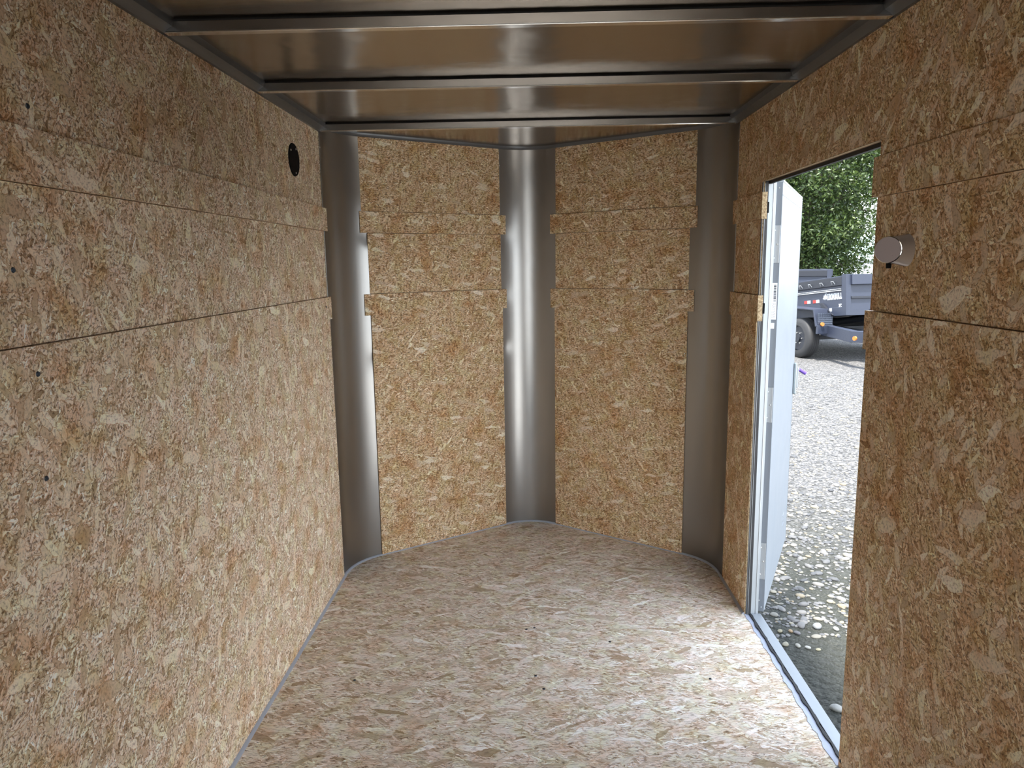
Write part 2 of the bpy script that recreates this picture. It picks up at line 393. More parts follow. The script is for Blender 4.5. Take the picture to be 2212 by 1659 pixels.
# V-nose walls
def nose(name, side, desc):
    A = Vector((P1[0]*-side if side > 0 else P1[0], P1[1], 0)) if side > 0 else Vector((P1[0], P1[1], 0))
    A = Vector((-P1[0], P1[1], 0)) if side > 0 else Vector((P1[0], P1[1], 0))
    B = Vector((-P2[0], P2[1], 0)) if side > 0 else Vector((P2[0], P2[1], 0))
    U = (B-A).normalized(); L = (B-A).length; N = Vector((U.y, -U.x, 0)) if side < 0 else Vector((-U.y, U.x, 0))
    t = .03
    r = wall(name, A, U, N, [
        ('upper_panel', [(-.033, Z2+.0015), (L-.006, Z2+.0015), (L-.006, 2.024), (-.033, 2.024)], .0045),
        ('batten_strip', [(-t-.006, Z3), (L+t-.004, Z3), (L+t-.004, Z2), (-t-.006, Z2)], .009),
        ('middle_panel', [(0, Z1+.0015), (L-.004, Z1+.0015), (L-.004, Z3-.0015), (0, Z3-.0015)], .0045),
        ('lower_panel', [(0, 0), (L, 0), (L, Z1-.10), (L+t-.004, Z1-.10), (L+t-.004, Z1), (-t, Z1), (-t, Z1-.10), (0, Z1-.10)], .009)],
        M_OSBV, desc)
    return r, A, U, L, N
wfl, A, U, L, N = nose('wall_front_left', -1, 'left strand board face of the V shaped nose')
for u, z, d in ((.37, Z2-.045, .0095), (.38, 1.13, .0095), (.39, .86, .0095)): screw(wfl, A+U*u+N*d+Vector((0, 0, z)), N)
wfr, A2, U2, L2, N2 = nose('wall_front_right', 1, 'right strand board face of the V shaped nose')
for u, z, d in ((.36, .12, .0095), (.01, 1.0, .0095)): screw(wfr, A2+U2*u+N2*d+Vector((0, 0, z)), N2)
# back wall behind the viewer
# rear doorway behind the viewer stands open: only its frame is there
tag(MB().box(-HW, HW, YB-.04, YB, 1.93, 2.02).box(-HW, -HW+.04, YB-.04, YB, 0, 1.93).box(HW-.04, HW, YB-.04, YB, 0, 1.93).build('door_2', M_ALU, None, bevel=.003), 'frame of the open rear doorway', kind='structure')

# ------------------------------------------------------------------ curved metal corner sheets (top edge under the ceiling)
def metal(name, curve, ext0, ext1, dents, desc, screws, flipn=1):
    pts = [Vector((*p, 0)) for p in curve]
    d0 = (pts[0]-pts[1]).normalized(); d1 = (pts[-1]-pts[-2]).normalized()
    pts = [pts[0]+d0*ext0]+pts+[pts[-1]+d1*ext1]
    # resample
    acc = [0]
    for i in range(1, len(pts)): acc.append(acc[-1]+(pts[i]-pts[i-1]).length)
    Lt = acc[-1]; ns = 36; nz = 260
    def at(s):
        for i in range(1, len(pts)):
            if s <= acc[i]+1e-9:
                t = (s-acc[i-1])/(acc[i]-acc[i-1]); p = pts[i-1].lerp(pts[i], t); d = (pts[i]-pts[i-1]).normalized(); return p, d
        return pts[-1], (pts[-1]-pts[-2]).normalized()
    m = MB(); G = []
    for k in range(nz+1):
        z = .0+2.022*k/nz; row = []
        for i in range(ns+1):
            s = Lt*i/ns; p, d = at(s); nn = Vector((d.y, -d.x, 0))
            h = .0025
            for (ds, dz, rr, rz, dep) in dents:
                q = ((s-ds)/rr)**2+((z-dz)/rz)**2
                if q < 9: h += dep*math.exp(-q)
            row.append((p+nn*h+Vector((0, 0, z)), (s, z)))
        G.append(row)
    me = bpy.data.meshes.new(name)
    V = [tuple(q[0]) for row in G for q in row]; F = []
    W1 = ns+1
    for k in range(nz):
        for i in range(ns): F.append((k*W1+i, k*W1+i+1, (k+1)*W1+i+1, (k+1)*W1+i))
    me.from_pydata(V, [], F); ul = me.uv_layers.new(name='UVMap')
    uv = [q[1] for row in G for q in row]
    ul.data.foreach_set('uv', np.array([uv[i] for f in F for i in f], dtype=np.float32).ravel())
    for p in me.polygons: p.use_smooth = True
    o = bpy.data.objects.new(name, me); C.objects.link(o); me.materials.append(M_CORN); tag(o, desc, kind='structure')
    sm = o.modifiers.new('thickness', 'SOLIDIFY'); sm.thickness = .001; sm.offset = 1
    for (s, z) in screws:
        p, d = at(s); nn = Vector((d.y, -d.x, 0)); screw(o, p+nn*.004+Vector((0, 0, z)), nn)
    return o
LW = .012
metal('trim_1', cornL, LW, LW, [(.33, .985, .035, .05, -.0035), (.33, 1.0, .018, .02, -.003), (.33, 1.56, .05, .035, -.007), (.15, 1.25, .05, .5, .0015)],
      'curved metal sheet in the left front corner', [(.328, 1.95), (.006, 1.93), (.328, .99), (.006, 1.0), (.328, .07), (.006, .05)])
metal('trim_2', cent, LW, LW, [(.02, .99, .03, .04, -.004), (.02, 1.27, .04, .05, -.003), (.02, 1.57, .05, .05, -.004)],
      'curved metal sheet at the point of the nose', [(.008, 1.93), (.34, 1.93), (.01, .99), (.34, .99), (.008, .06), (.34, .06)])
metal('trim_3', cornR, LW, LW+.03, [(.02, .99, .03, .05, -.002)], 'curved metal sheet in the right front corner',
      [(.008, 1.96), (.37, 1.92), (.01, .99), (.37, .9), (.008, .07), (.37, .05)])

# ------------------------------------------------------------------ ceiling
def ceiling():
    m = MB(); m.prism(outline, (0, 0, CZ+.02), (1, 0, 0), (0, 1, 0), (0, 0, -1), .02)
    return tag(m.build('ceiling', M_CEIL), 'polished metal roof skin seen from inside', kind='structure')
ceiling()
cove = [(-.0, 1.994), (.010, 1.994), (.016, 2.002), (.030, 2.010), (.034, CZ+.001), (0, CZ+.001)]
tag(MB().sweep([(-HW, YB), (-HW, .0)], cove, True).build('trim_4', M_COVE, smooth=True), 'grey cove moulding along the left ceiling edge', kind='structure')
tag(MB().sweep([(HW, 0), (HW, YB)], cove, True).build('trim_5', M_COVE, smooth=True), 'grey cove moulding along the right ceiling edge', kind='structure')
fr = [(0, 2.012), (.006, 2.012), (.014, 2.02), (.016, CZ+.001), (0, CZ+.001)]
tag(MB().sweep(cornL+cent+cornR, fr, True).build('trim_6', M_COVE, smooth=True), 'grey moulding along the ceiling edge of the nose', kind='structure')
def beam(y, label):
    t = tag(empty('ceiling_beam', (0, y, HZ)), label, 'ceiling beam', 'metal roof beams')
    x = HW-.004
    m = MB(); m.box(-x, x, y-.002, y+.022, HZ, HZ+.0245).build('beam_body', M_BEAM, t, bevel=.0012)
    MB().box(-x+.02, x-.02, y+.005, y+.018, HZ+.0245, CZ).build('gap_shade', M_DARK, t)  # near-black strip standing in for the shade in the gap above the beam
    MB().box(-x, x, y-.0035, y+.020, HZ-.003, HZ).build('bottom_lip', M_LIP, t, bevel=.0014)
beam(-1.326, 'metal roof beam nearest the viewer, crossing at the top of the view')
beam(-.718, 'middle of the three metal roof beams in view')
beam(-.012, 'metal roof beam farthest away, where the pointed nose begins')

# ------------------------------------------------------------------ caulk beads at the floor
def caulk(name, path, lab, wd=.009):
    n = len(path); m = MB()
    P = []
    for k in range(n-1):
        a, b = path[k], path[k+1]; q = max(1, int(math.dist(a, b)/.06))
        for i in range(q): P.append((a[0]+(b[0]-a[0])*i/q, a[1]+(b[1]-a[1])*i/q))
    P.append(path[-1])
    pf = [(.004, -.001), (.006+wd, 0), (.004+wd*.8, .004), (.007, wd*.8), (.004, wd*.9)]
    o = m.sweep(P, pf, True).build(name, M_CAULK, smooth=True); tag(o, lab, kind='structure')
caulk('baseboard_left', [(-HW+.002, YB), (-HW+.002, 0)], 'grey caulk bead along the left wall')
caulk('baseboard_front', cornL+cent+cornR, 'grey caulk bead around the nose floor edge', .008)
caulk('baseboard_right', [(HW-.002, 0), (HW-.002, DY1+.003)], 'grey caulk bead from nose to door')
caulk('baseboard_rear', [(HW-.002, DY0-.01), (HW-.002, YB)], 'grey caulk bead behind the door')

# ------------------------------------------------------------------ outer skin of the trailer (what stands behind the door frame)
M_SKIN = simple('white_outer_skin', (.75, .78, .80), .3)
sk = MB()
sk.box(.925, .93, YB, DY0-.03, -.12, 2.1); sk.box(.925, .93, DY1+.02, .02, -.12, 2.1); sk.box(.925, .93, DY0-.03, DY1+.02, DZ+.03, 2.1); sk.box(.925, .93, DY0-.03, DY1+.02, -.12, -.03)
tag(sk.build('wall_outer', M_SKIN), 'outer skin around the side door', kind='structure')
tag(MB().prism([(x*1.055, y*1.055 if y > 0 else y) for x, y in outline], (0, 0, 2.05), (1, 0, 0), (0, 1, 0), (0, 0, 1), .03).build('ceiling_outer', M_SKIN), 'outer roof skin', kind='structure')
tag(MB().prism([(x*1.05, y*1.05 if y > 0 else y) for x, y in outline], (0, 0, -.06), (1, 0, 0), (0, 1, 0), (0, 0, 1), .035).build('floor_frame', M_BLK), 'black floor frame', kind='structure')
os_ = MB()
op = [(-.925, YB)]+[(x*1.055, y*1.055) for x, y in cornL[1:]+cent+cornR[:-1]]+[(.925, .0)]
for i in range(len(op)-1):
    a, b = Vector((*op[i], 0)), Vector((*op[i+1], 0)); d = (b-a).normalized(); nn = Vector((-d.y, d.x, 0))*.004
    os_.hexa([(*(a)[:2], -.12), (*(b)[:2], -.12), (*(b+nn)[:2], -.12), (*(a+nn)[:2], -.12), (*(a)[:2], 2.1), (*(b)[:2], 2.1), (*(b+nn)[:2], 2.1), (*(a+nn)[:2], 2.1)])
tag(os_.build('wall_outer_front', M_SKIN), 'outer skin of the nose', kind='structure')

# ------------------------------------------------------------------ side door
door = tag(empty('door_1', (HW, DY1, 0)), 'open side door of the cargo trailer', kind='structure')
x0, x1 = .896, .928
fm = MB()
fm.box(x0, x1, DY1-.001, DY1+.02, -.03, DZ+.012)             # far jamb
fm.box(x0, x1, DY0-.02, DY0-.004, -.03, DZ+.012)             # near jamb
fm.box(x0, x1, DY0-.02, DY1+.02, DZ+.004, DZ+.03)            # head
fm.build('door_frame', M_ALUW, door, bevel=.0012)
MB().box(.9165, .9185, DY1-.0035, DY1-.0005, 0.005, DZ).build('frame_rib', M_ALU, door)
MB().box(.8845, .8862, DY1-.006, DY1+.006, 0.002, DZ-.01).build('frame_lip', M_ALUW, door)
MB().box(.878, .8845, DY1+.0, DY1+.012, 0.002, DZ-.004).build('frame_channel', M_COVE, door)
sm = MB(); sm.box(.900, .938, DY0, DY1, -.03, .004); sm.build('threshold', M_ALUW, door, bevel=.001)
# wavy rubber gasket: far jamb, head and along the sill
g = MB()
g.box(.8865, .8965, DY1-.007, DY1+.008, .004, DZ); g.box(.898, .909, DY0, DY1, DZ-.012, DZ+.004)
P = [(.8935+.0022*math.sin(k*.9)+.0012*math.sin(k*2.3), DY1-(DY1-DY0)*k/40, .0035) for k in range(41)]
for k in range(40):
    a, b = P[k], P[k+1]; q = .0042+.0012*math.sin(k*1.7); q2 = .0042+.0012*math.sin((k+1)*1.7)
    g.hexa([(a[0]-q, a[1], 0), (a[0]+q, a[1], 0), (b[0]+q2, b[1], 0), (b[0]-q2, b[1], 0), (a[0]-q, a[1], .006), (a[0]+q, a[1], .006), (b[0]+q2, b[1], .006), (b[0]-q2, b[1], .006)])
g.build('rubber_gasket', M_RUB, door)
c = MB(); prev = None
for k in range(46):
    y = DY1+.004-(DY1-DY0+.004)*k/45; xa = .874-.003*math.sin(k*1.1)-.0022*math.sin(k*2.9+1)-.006*k/45
    if prev: c.hexa([(prev[1], prev[0], -.004), (.8905, prev[0], -.004), (.8905, y, -.004), (xa, y, -.004), (prev[1], prev[0], .0016), (.8905, prev[0], .0016), (.8905, y, .0016), (xa, y, .0016)])
    prev = (y, xa)
c.build('sill_caulk', M_CAULK if False else simple('pale_caulk', (.42, .45, .55), .4, bump=.001), door)
# leaf, swung right back
HP = Vector((.948, -.372, 0)); ang = math.atan2(.79, .36); LL, LT, LH = .865, .036, 1.722
leafU = Vector((math.cos(ang), math.sin(ang), 0)); leafN = Vector((leafU.y, -leafU.x, 0))   # inner face normal
Hc = Vector((.957, -.368, 0))   # inner-face hinge corner
def lp(u, n, z): return Hc+leafU*u+leafN*n+Vector((0, 0, z))
def lbox(m, u0, u1, n0, n1, z0, z1):
    return m.hexa([lp(u0, n0, z0), lp(u1, n0, z0), lp(u1, n1, z0), lp(u0, n1, z0), lp(u0, n0, z1), lp(u1, n0, z1), lp(u1, n1, z1), lp(u0, n1, z1)])
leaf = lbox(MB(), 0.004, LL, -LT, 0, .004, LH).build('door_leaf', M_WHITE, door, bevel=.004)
lbox(MB(), -.0015, .004, -LT, -.001, .004, LH-.002).build('edge_channel', simple('grey_edge_channel', (.20, .22, .25), .45, .4), leaf)
lbox(MB(), .006, LL-.001, .0, .0012, LH-.052, LH-.0495).build('top_seam', M_COVE, leaf)
lbox(MB(), -.003, LL+.002, -LT-.002, .0015, LH-.004, LH+.004).build('top_cap', M_ALUW, leaf)
lbox(MB(), LL-.002, LL+.004, -LT, .0012, .004, LH).build('edge_trim', M_ALUW, leaf)
for z0, z1 in ((1.42, 1.56), (.80, .94), (.145, .30)):
    h = lbox(MB(), -.004, -.0015, -LT-.012, -.003, z0, z1).build('hinge', M_ALU, leaf, bevel=.0008)
    hk = MB().cyl(lp(-.004, -LT-.012, z0), lp(-.004, -LT-.012, z1), .004, 12).build('hinge_knuckle', M_ALUW, leaf, smooth=True)
    for dz, dn in ((.13, -.022), (.5, -.012), (.87, -.022)):
        MB().cyl(lp(-.004, dn, z0+(z1-z0)*dz), lp(-.0065, dn, z0+(z1-z0)*dz), .0035, 12, .002).build('rivet', M_SCREW, leaf, smooth=True)
for z, dn in ((LH-.025, -.014), (LH-.05, -.026), (.05, -.022), (.022, -.012)):
    MB().cyl(lp(-.0015, dn, z), lp(-.0045, dn, z), .0035, 12, .002).build('rivet', M_SCREW, leaf, smooth=True)
lb = lbox(MB(), -.0022, -.0015, -.0325, -.005, 1.205, 1.345).build('paper_label', M_LABEL, leaf)
ink = MB(); zz = 1.338
while zz > 1.275:
    h = random.choice((.0015, .0028, .004)); lbox(ink, -.0026, -.0022, -.017, -.008, zz-h, zz); zz -= h+random.choice((.0015, .0025))
ink.build('barcode', M_INK, leaf)
ink = MB()
for dn in (-.030, -.0265, -.023, -.0195, -.0145, -.010):
    zz = 1.268
    while zz > 1.21:
        h = random.uniform(.003, .009); lbox(ink, -.0025, -.0022, dn-.0009, dn+.0005, zz-h, zz); zz -= h+.003
ink.build('fine_print', simple('faded_ink', (.32, .33, .36), .6), leaf)
tp = lbox(MB(), -.0022, -.0015, -.030, -.010, 1.170, 1.192).build('tape_scrap', M_LABEL, leaf)
# latch and keyed lock at the free edge
lbox(MB(), LL-.012, LL+.016, .001, .016, .77, .925).build('latch_plate', simple('latch_grey', (.30, .34, .36), .35, .7), leaf, bevel=.004)
lbox(MB(), LL+.006, LL+.012, -.012, .022, .80, .90).build('latch_bolt', M_ALU, leaf, bevel=.001)
sc = MB()
for z in (.150, .175, .20): lbox(sc, LL-.22, LL-.17+z*.1, .0, .0006, z, z+.0025)
sc.build('scuff_marks', simple('scuff', (.3, .32, .36), .6), leaf)
# keys hanging in the lock
kp = lp(LL+.012, .02, .895)
key = tag(empty('key', kp), 'key with a purple cover hanging from the open door latch', 'key')
d = Vector((.75, .1, -.45)).normalized()
MB().cyl(kp, kp+d*.012, .003, 8).build('key_blade', M_SCREW, key)
MB().cyl(kp+d*.008, kp+d*.045, .009, 10, .010).build('key_cover', M_PURPLE, key, smooth=True)
MB().tube([kp+d*.044, kp+d*.075+Vector((0, 0, -.01)), kp+d*.11+Vector((.0, 0, -.008)), kp+d*.14+Vector((.02, 0, .012)), kp+d*.15+Vector((.05, 0, .025))], .0015, 6).build('key_wire', M_SCREW, key, smooth=True)

# ------------------------------------------------------------------ round black cover plate, left wall
hc = Vector((-HW, -.361, 1.831))
cv = tag(empty('cover_plate', hc), 'round black plastic cover plate screwed high on the left wall', 'cover plate')
MB().cyl(hc, hc+Vector((.004, 0, 0)), .061, 48, .059).build('plate', M_BLK, cv, smooth=True)
for a in (60, 140, 280):
    q = hc+Vector((.004, .048*math.cos(R(a)), .048*math.sin(R(a)))); screw(cv, q, (1, 0, 0))

# ------------------------------------------------------------------ dome lamp on the right wall behind the door
bp = Vector((HW, -1.452, 1.449)); dd = Vector((-.66, -.75, .0)).normalized()
lamp = tag(empty('wall_lamp', bp), 'round metal cup lamp with a black switch beside the open doorway', 'lamp')
fc = bp+Vector((-.036, .014, 0.002))
# shallow recessed face with bright rim
ax = (Vector(CAM)-fc).normalized(); ax = (ax*.72+(fc-bp).normalized()*.28).normalized()
b_ = Vector((0, 0, 1)); b_ = (b_-ax*b_.dot(ax)).normalized(); a_ = b_.cross(ax)
body = MB(); sg = 48
R0 = [bp+(Vector((0, -1, 0))*math.cos(2*math.pi*k/sg)+Vector((0, 0, 1))*math.sin(2*math.pi*k/sg))*.037 for k in range(sg)]
R1 = [fc+(a_*(math.cos(2*math.pi*k/sg) if a_.y < 0 else -math.cos(2*math.pi*k/sg))+b_*math.sin(2*math.pi*k/sg))*.0286 for k in range(sg)]
for k in range(sg):
    q = (k+1) % sg; body.face([R0[k], R0[q], R1[q], R1[k]])
body.face(R0); body.build('lamp_body', M_CHROME, lamp, smooth=True)
ring = [fc+(a_*math.cos(t)+b_*math.sin(t))*.0295 for t in [2*math.pi*i/40 for i in range(41)]]
MB().cyl(fc-ax*.001, fc+ax*.003, .0288, 40, .0292).build('lamp_face', M_LENS, lamp, smooth=True)
MB().tube(ring, .0016, 6).build('lamp_rim', M_LIP, lamp, smooth=True)
MB().box(fc.x+.002, fc.x+.012, fc.y+.002, fc.y+.012, fc.z-.043, fc.z-.026).build('toggle_switch', M_BLK, lamp, bevel=.002)

# ------------------------------------------------------------------ outdoors: ground
GZ = -.45
def ground_mat():
    n = NT('gravel_ground'); t = n.n('TexCoord'); P = t.outputs['Object']
    dz = n.n('TexNoise'); dz.inputs['Scale'].default_value = .9; dz.inputs['Detail'].default_value = 4; n.l(P, dz.inputs['Vector'])
    v = n.n('TexVoronoi'); v.inputs['Scale'].default_value = 22; n.l(P, v.inputs['Vector'])
    v2 = n.n('TexVoronoi'); v2.inputs['Scale'].default_value = 60; n.l(P, v2.inputs['Vector'])
    fn = n.n('TexNoise'); fn.inputs['Scale'].default_value = 120; fn.inputs['Detail'].default_value = 4; n.l(P, fn.inputs['Vector'])
    s1 = n.n('SeparateColor'); n.l(v.outputs['Color'], s1.inputs[0]); s2 = n.n('SeparateColor'); n.l(v2.outputs['Color'], s2.inputs[0])
    stone = n.ramp(s1.outputs[0], [(0, (.06, .06, .063)), (.4, (.115, .112, .116)), (.7, (.165, .16, .162)), (1, (.20, .18, .16))])
    dirt = n.ramp(fn.outputs['Fac'], [(.3, (.010, .011, .008)), (.55, (.024, .026, .019)), (.75, (.065, .065, .055))])
    grit = n.ramp(s2.outputs[0], [(0, (.03, .03, .028)), (.6, (.09, .087, .086)), (1, (.16, .157, .155))])
    sx = n.n('SeparateXYZ'); n.l(P, sx.inputs[0])
    # dirt near the doorway gives way to pale pebbles farther out
    far = n.math('ADD', n.math('MULTIPLY_ADD', sx.outputs[1], .55, -.95), n.math('MULTIPLY', dz.outputs['Fac'], .9), clamp=True)
    gm = n.mix(n.math('MULTIPLY_ADD', far, .9, .12, clamp=True), dirt, grit)
    body = n.math('LESS_THAN', v.outputs['Distance'], n.math('MULTIPLY_ADD', far, .30, .06))
    col = n.mix(body, gm, stone)
    n.l(col, n.b.inputs['Base Color']); n.b.inputs['Roughness'].default_value = .85; n.b.inputs['Specular IOR Level'].default_value = .3
    h = n.math('ADD', n.math('MULTIPLY', v.outputs['Distance'], -1.2), n.math('MULTIPLY', v2.outputs['Distance'], -.4))
    b = n.n('Bump'); b.inputs['Strength'].default_value = .9; b.inputs['Distance'].default_value = .02; n.l(h, b.inputs['Height']); n.l(b.outputs[0], n.b.inputs['Normal'])
    return n.m
gm = MB(); gm.face([(-60, -60, GZ), (80, -60, GZ), (80, 90, GZ), (-60, 90, GZ)])
tag(gm.build('ground', ground_mat()), 'gravel yard', kind='structure')
M_BOUNCE = simple('pale_bounce', (.62, .60, .56), .85, bump=.002, bscale=25)  # for the pad added out of view, bouncing light onto upper walls and ceiling
tag(MB().prism([(1.4, -1.7), (9, -1.7), (9, -16), (-6, -16), (-6, -5.7), (1.4, -5.7)], (0, 0, GZ), (1, 0, 0), (0, 1, 0), (0, 0, 1), .03).build('ground_bounce_pad', M_BOUNCE), 'unseen pale pad added behind and beside the trailer to bounce light indoors', kind='structure')
# pebbles: one uncountable object
def attr_mat(name, stops, rough=.7):
    n = NT(name); a = n.n('Attribute'); a.attribute_name = 'rnd'; n.l(n.ramp(a.outputs['Fac'], stops), n.b.inputs['Base Color'])
    n.b.inputs['Roughness'].default_value = rough; return n.m
bm = bmesh.new(); bmesh.ops.create_icosphere(bm, subdivisions=2, radius=1); ico = np.array([v.co[:] for v in bm.verts]); icf = np.array([[v.index for v in f.verts] for f in bm.faces]); bm.free()
def pebbles():
    n = 9500
    u = rng.random(n)
    Y = .25+8.5*u**1.6; X = .98+(.45+.50*Y)*rng.random(n)+Y*.15
    dens = np.clip(.12+.35*Y, 0, 1); keep = rng.random(n) < dens
    for (q_, s_, _c, _l) in STN:
        g_ = pix(q_[0], q_[1], GZ+.01); keep &= (X-g_.x)**2+(Y-g_.y)**2 > (s_*1.1+.012)**2
    X, Y = X[keep], Y[keep]; n = len(X)
    sz = rng.uniform(.005, .014, n)*(1+.9*(rng.random(n) < .16))
    V, F, A = [], [], []
    for i in range(n):
        ang = rng.uniform(0, 6.28); s = sz[i]*np.array([rng.uniform(.9, 1.5), rng.uniform(.7, 1.1), rng.uniform(.35, .6)])
        p = ico*s*(1+.10*np.sin(ico[:, [1, 2, 0]]*3+i)); c, d = math.cos(ang), math.sin(ang)
        q = np.stack([p[:, 0]*c-p[:, 1]*d, p[:, 0]*d+p[:, 1]*c, p[:, 2]], 1)+np.array([X[i], Y[i], GZ+s[2]*.35])
        V.append(q); F.append(icf+i*len(ico)); A.append(np.full(len(ico), rng.random()))
    V = np.concatenate(V); F = np.concatenate(F); A = np.concatenate(A)
    me = bpy.data.meshes.new('pebbles'); me.from_pydata(V.tolist(), [], F.tolist())
    at = me.attributes.new('rnd', 'FLOAT', 'POINT'); at.data.foreach_set('value', A.astype(np.float32))
    for p in me.polygons: p.use_smooth = True
    me.materials.append(attr_mat('pebble_stone', [(0, (.04, .042, .046)), (.3, (.075, .075, .078)), (.65, (.125, .12, .115)), (.9, (.15, .14, .11)), (1, (.16, .125, .08))]))
    o = bpy.data.objects.new('pebbles', me); C.objects.link(o); tag(o, 'pale rounded pebbles scattered over the gravel outside', 'gravel', kind='stuff')
def pix(x, y, z):
    d = _r*((x-1106)/FPX)+_u*((829.5-y)/FPX)+_f; t = (z-CAM.z)/d.z; return CAM+d*t
def pdep(x, y, t): return CAM+(_r*((x-1106)/FPX)+_u*((829.5-y)/FPX)+_f)*t
STN = [((1658, 1359), .030, (.55, .38, .17), 'smooth tan stone just outside the door sill'),
       ((1685, 1361), .026, (.62, .55, .36), 'yellowish stone just right of the smooth tan one'),
       ((1708, 1361), .026, (.60, .42, .24), 'orange brown stone between yellowish and slate grey ones'),
       ((1722, 1366), .034, (.24, .23, .25), 'slate grey stone on the dirt outside the doorway'),
       ((1676, 1381), .026, (.66, .62, .48), 'cream stone below the yellowish stone outside'),
       ((1697, 1390), .032, (.64, .58, .42), 'flat cream stone lower down near the sill'),
       ((1724, 1393), .030, (.68, .66, .58), 'off white rounded stone in the dark dirt'),
       ((1745, 1397), .028, (.70, .70, .66), 'white oval stone alone on the dirt'),
       ((1768, 1401), .022, (.62, .58, .40), 'small yellow stone nearest the right wall edge'),
       ((1765, 1352), .050, (.50, .51, .52), 'largest pale grey stone outside the doorway'),
       ((1806, 1357), .034, (.66, .66, .63), 'white wedge shaped stone against the right wall edge'),
       ((1808, 1530), .050, (.66, .65, .60), 'long white stone lowest in the doorway view')]
pebbles()
for k, ((px, py), s, col, lab) in enumerate(STN):
    p = pix(px, py, GZ+.01); c = ico*np.array([s*.62, s*.45, s*.30])*(1+.12*np.sin(ico[:, [1, 2, 0]]*2.4+k*1.7))
    me = bpy.data.meshes.new('stone'); me.from_pydata(c.tolist(), [], icf.tolist())
    for q in me.polygons: q.use_smooth = True
    me.materials.append(simple('stone_%d' % k, tuple(c_*.30 for c_ in col), .65, bump=.002, bscale=80))
    o = bpy.data.objects.new('stone', me); C.objects.link(o); o.location = (p.x, p.y, GZ+s*.2); o.rotation_euler = (0, 0, k*.8)
    sbm = o.modifiers.new('sub', 'SUBSURF'); sbm.levels = 1; sbm.render_levels = 1
    tag(o, lab, 'stone', 'larger stones outside the door')

# ------------------------------------------------------------------ dump trailer
M_TR = simple('charcoal_paint', (.022, .028, .048), .5, bump=.0003, bscale=30)
M_TRD = simple('dark_charcoal_paint', (.009, .011, .018), .55)
M_DECAL = simple('white_decal', (.42, .44, .47), .5); M_RED = simple('red_reflector', (.33, .025, .02), .3); M_AMB = simple('amber_marker', (.45, .15, .03), .3)
M_TIRE = simple('tyre_rubber', (.022, .022, .024), .7)
def tread_mat():
    n = NT('tread_plate'); t = n.n('TexCoord'); v = n.n('TexVoronoi'); v.inputs['Scale'].default_value = 28; v.inputs['Randomness'].default_value = .1
    n.l(t.outputs['Object'], v.inputs['Vector']); b = n.n('Bump'); b.inputs['Distance'].default_value = .007; n.l(v.outputs['Distance'], b.inputs['Height']); n.l(b.outputs[0], n.b.inputs['Normal'])
    n.b.inputs['Base Color'].default_value = (.05, .06, .085, 1); n.b.inputs['Roughness'].default_value = .35; n.b.inputs['Metallic'].default_value = .4; return n.m
M_TREAD = tread_mat()
GL = {'I': ['11111', '.111.', '.111.', '.111.', '.111.', '.111.', '11111'], 'R': ['11111.', '.11.11', '.11.11', '.1111.', '.1111.', '.11.11', '111.11'],
      'O': ['.1111.', '111111', '11..11', '11..11', '11..11', '111111', '.1111.'], 'N': ['11..11', '111.11', '111111', '111111', '11.111', '11..11', '11..11'],
      'B': ['11111.', '.11.11', '.11.11', '.1111.', '.11.11', '.11.11', '11111.'], 'U': ['11..11', '11..11', '11..11', '11..11', '11..11', '111111', '.1111.'],
      'L': ['111...', '.11...', '.11...', '.11...', '.11..1', '.11.11', '111111'], 'E': ['111111', '.11..1', '.1111.', '.11...', '.11..1', '111111', '......'],
      'H': ['11..11', '11..11', '111111', '111111', '11..11', '11..11', '11..11']}
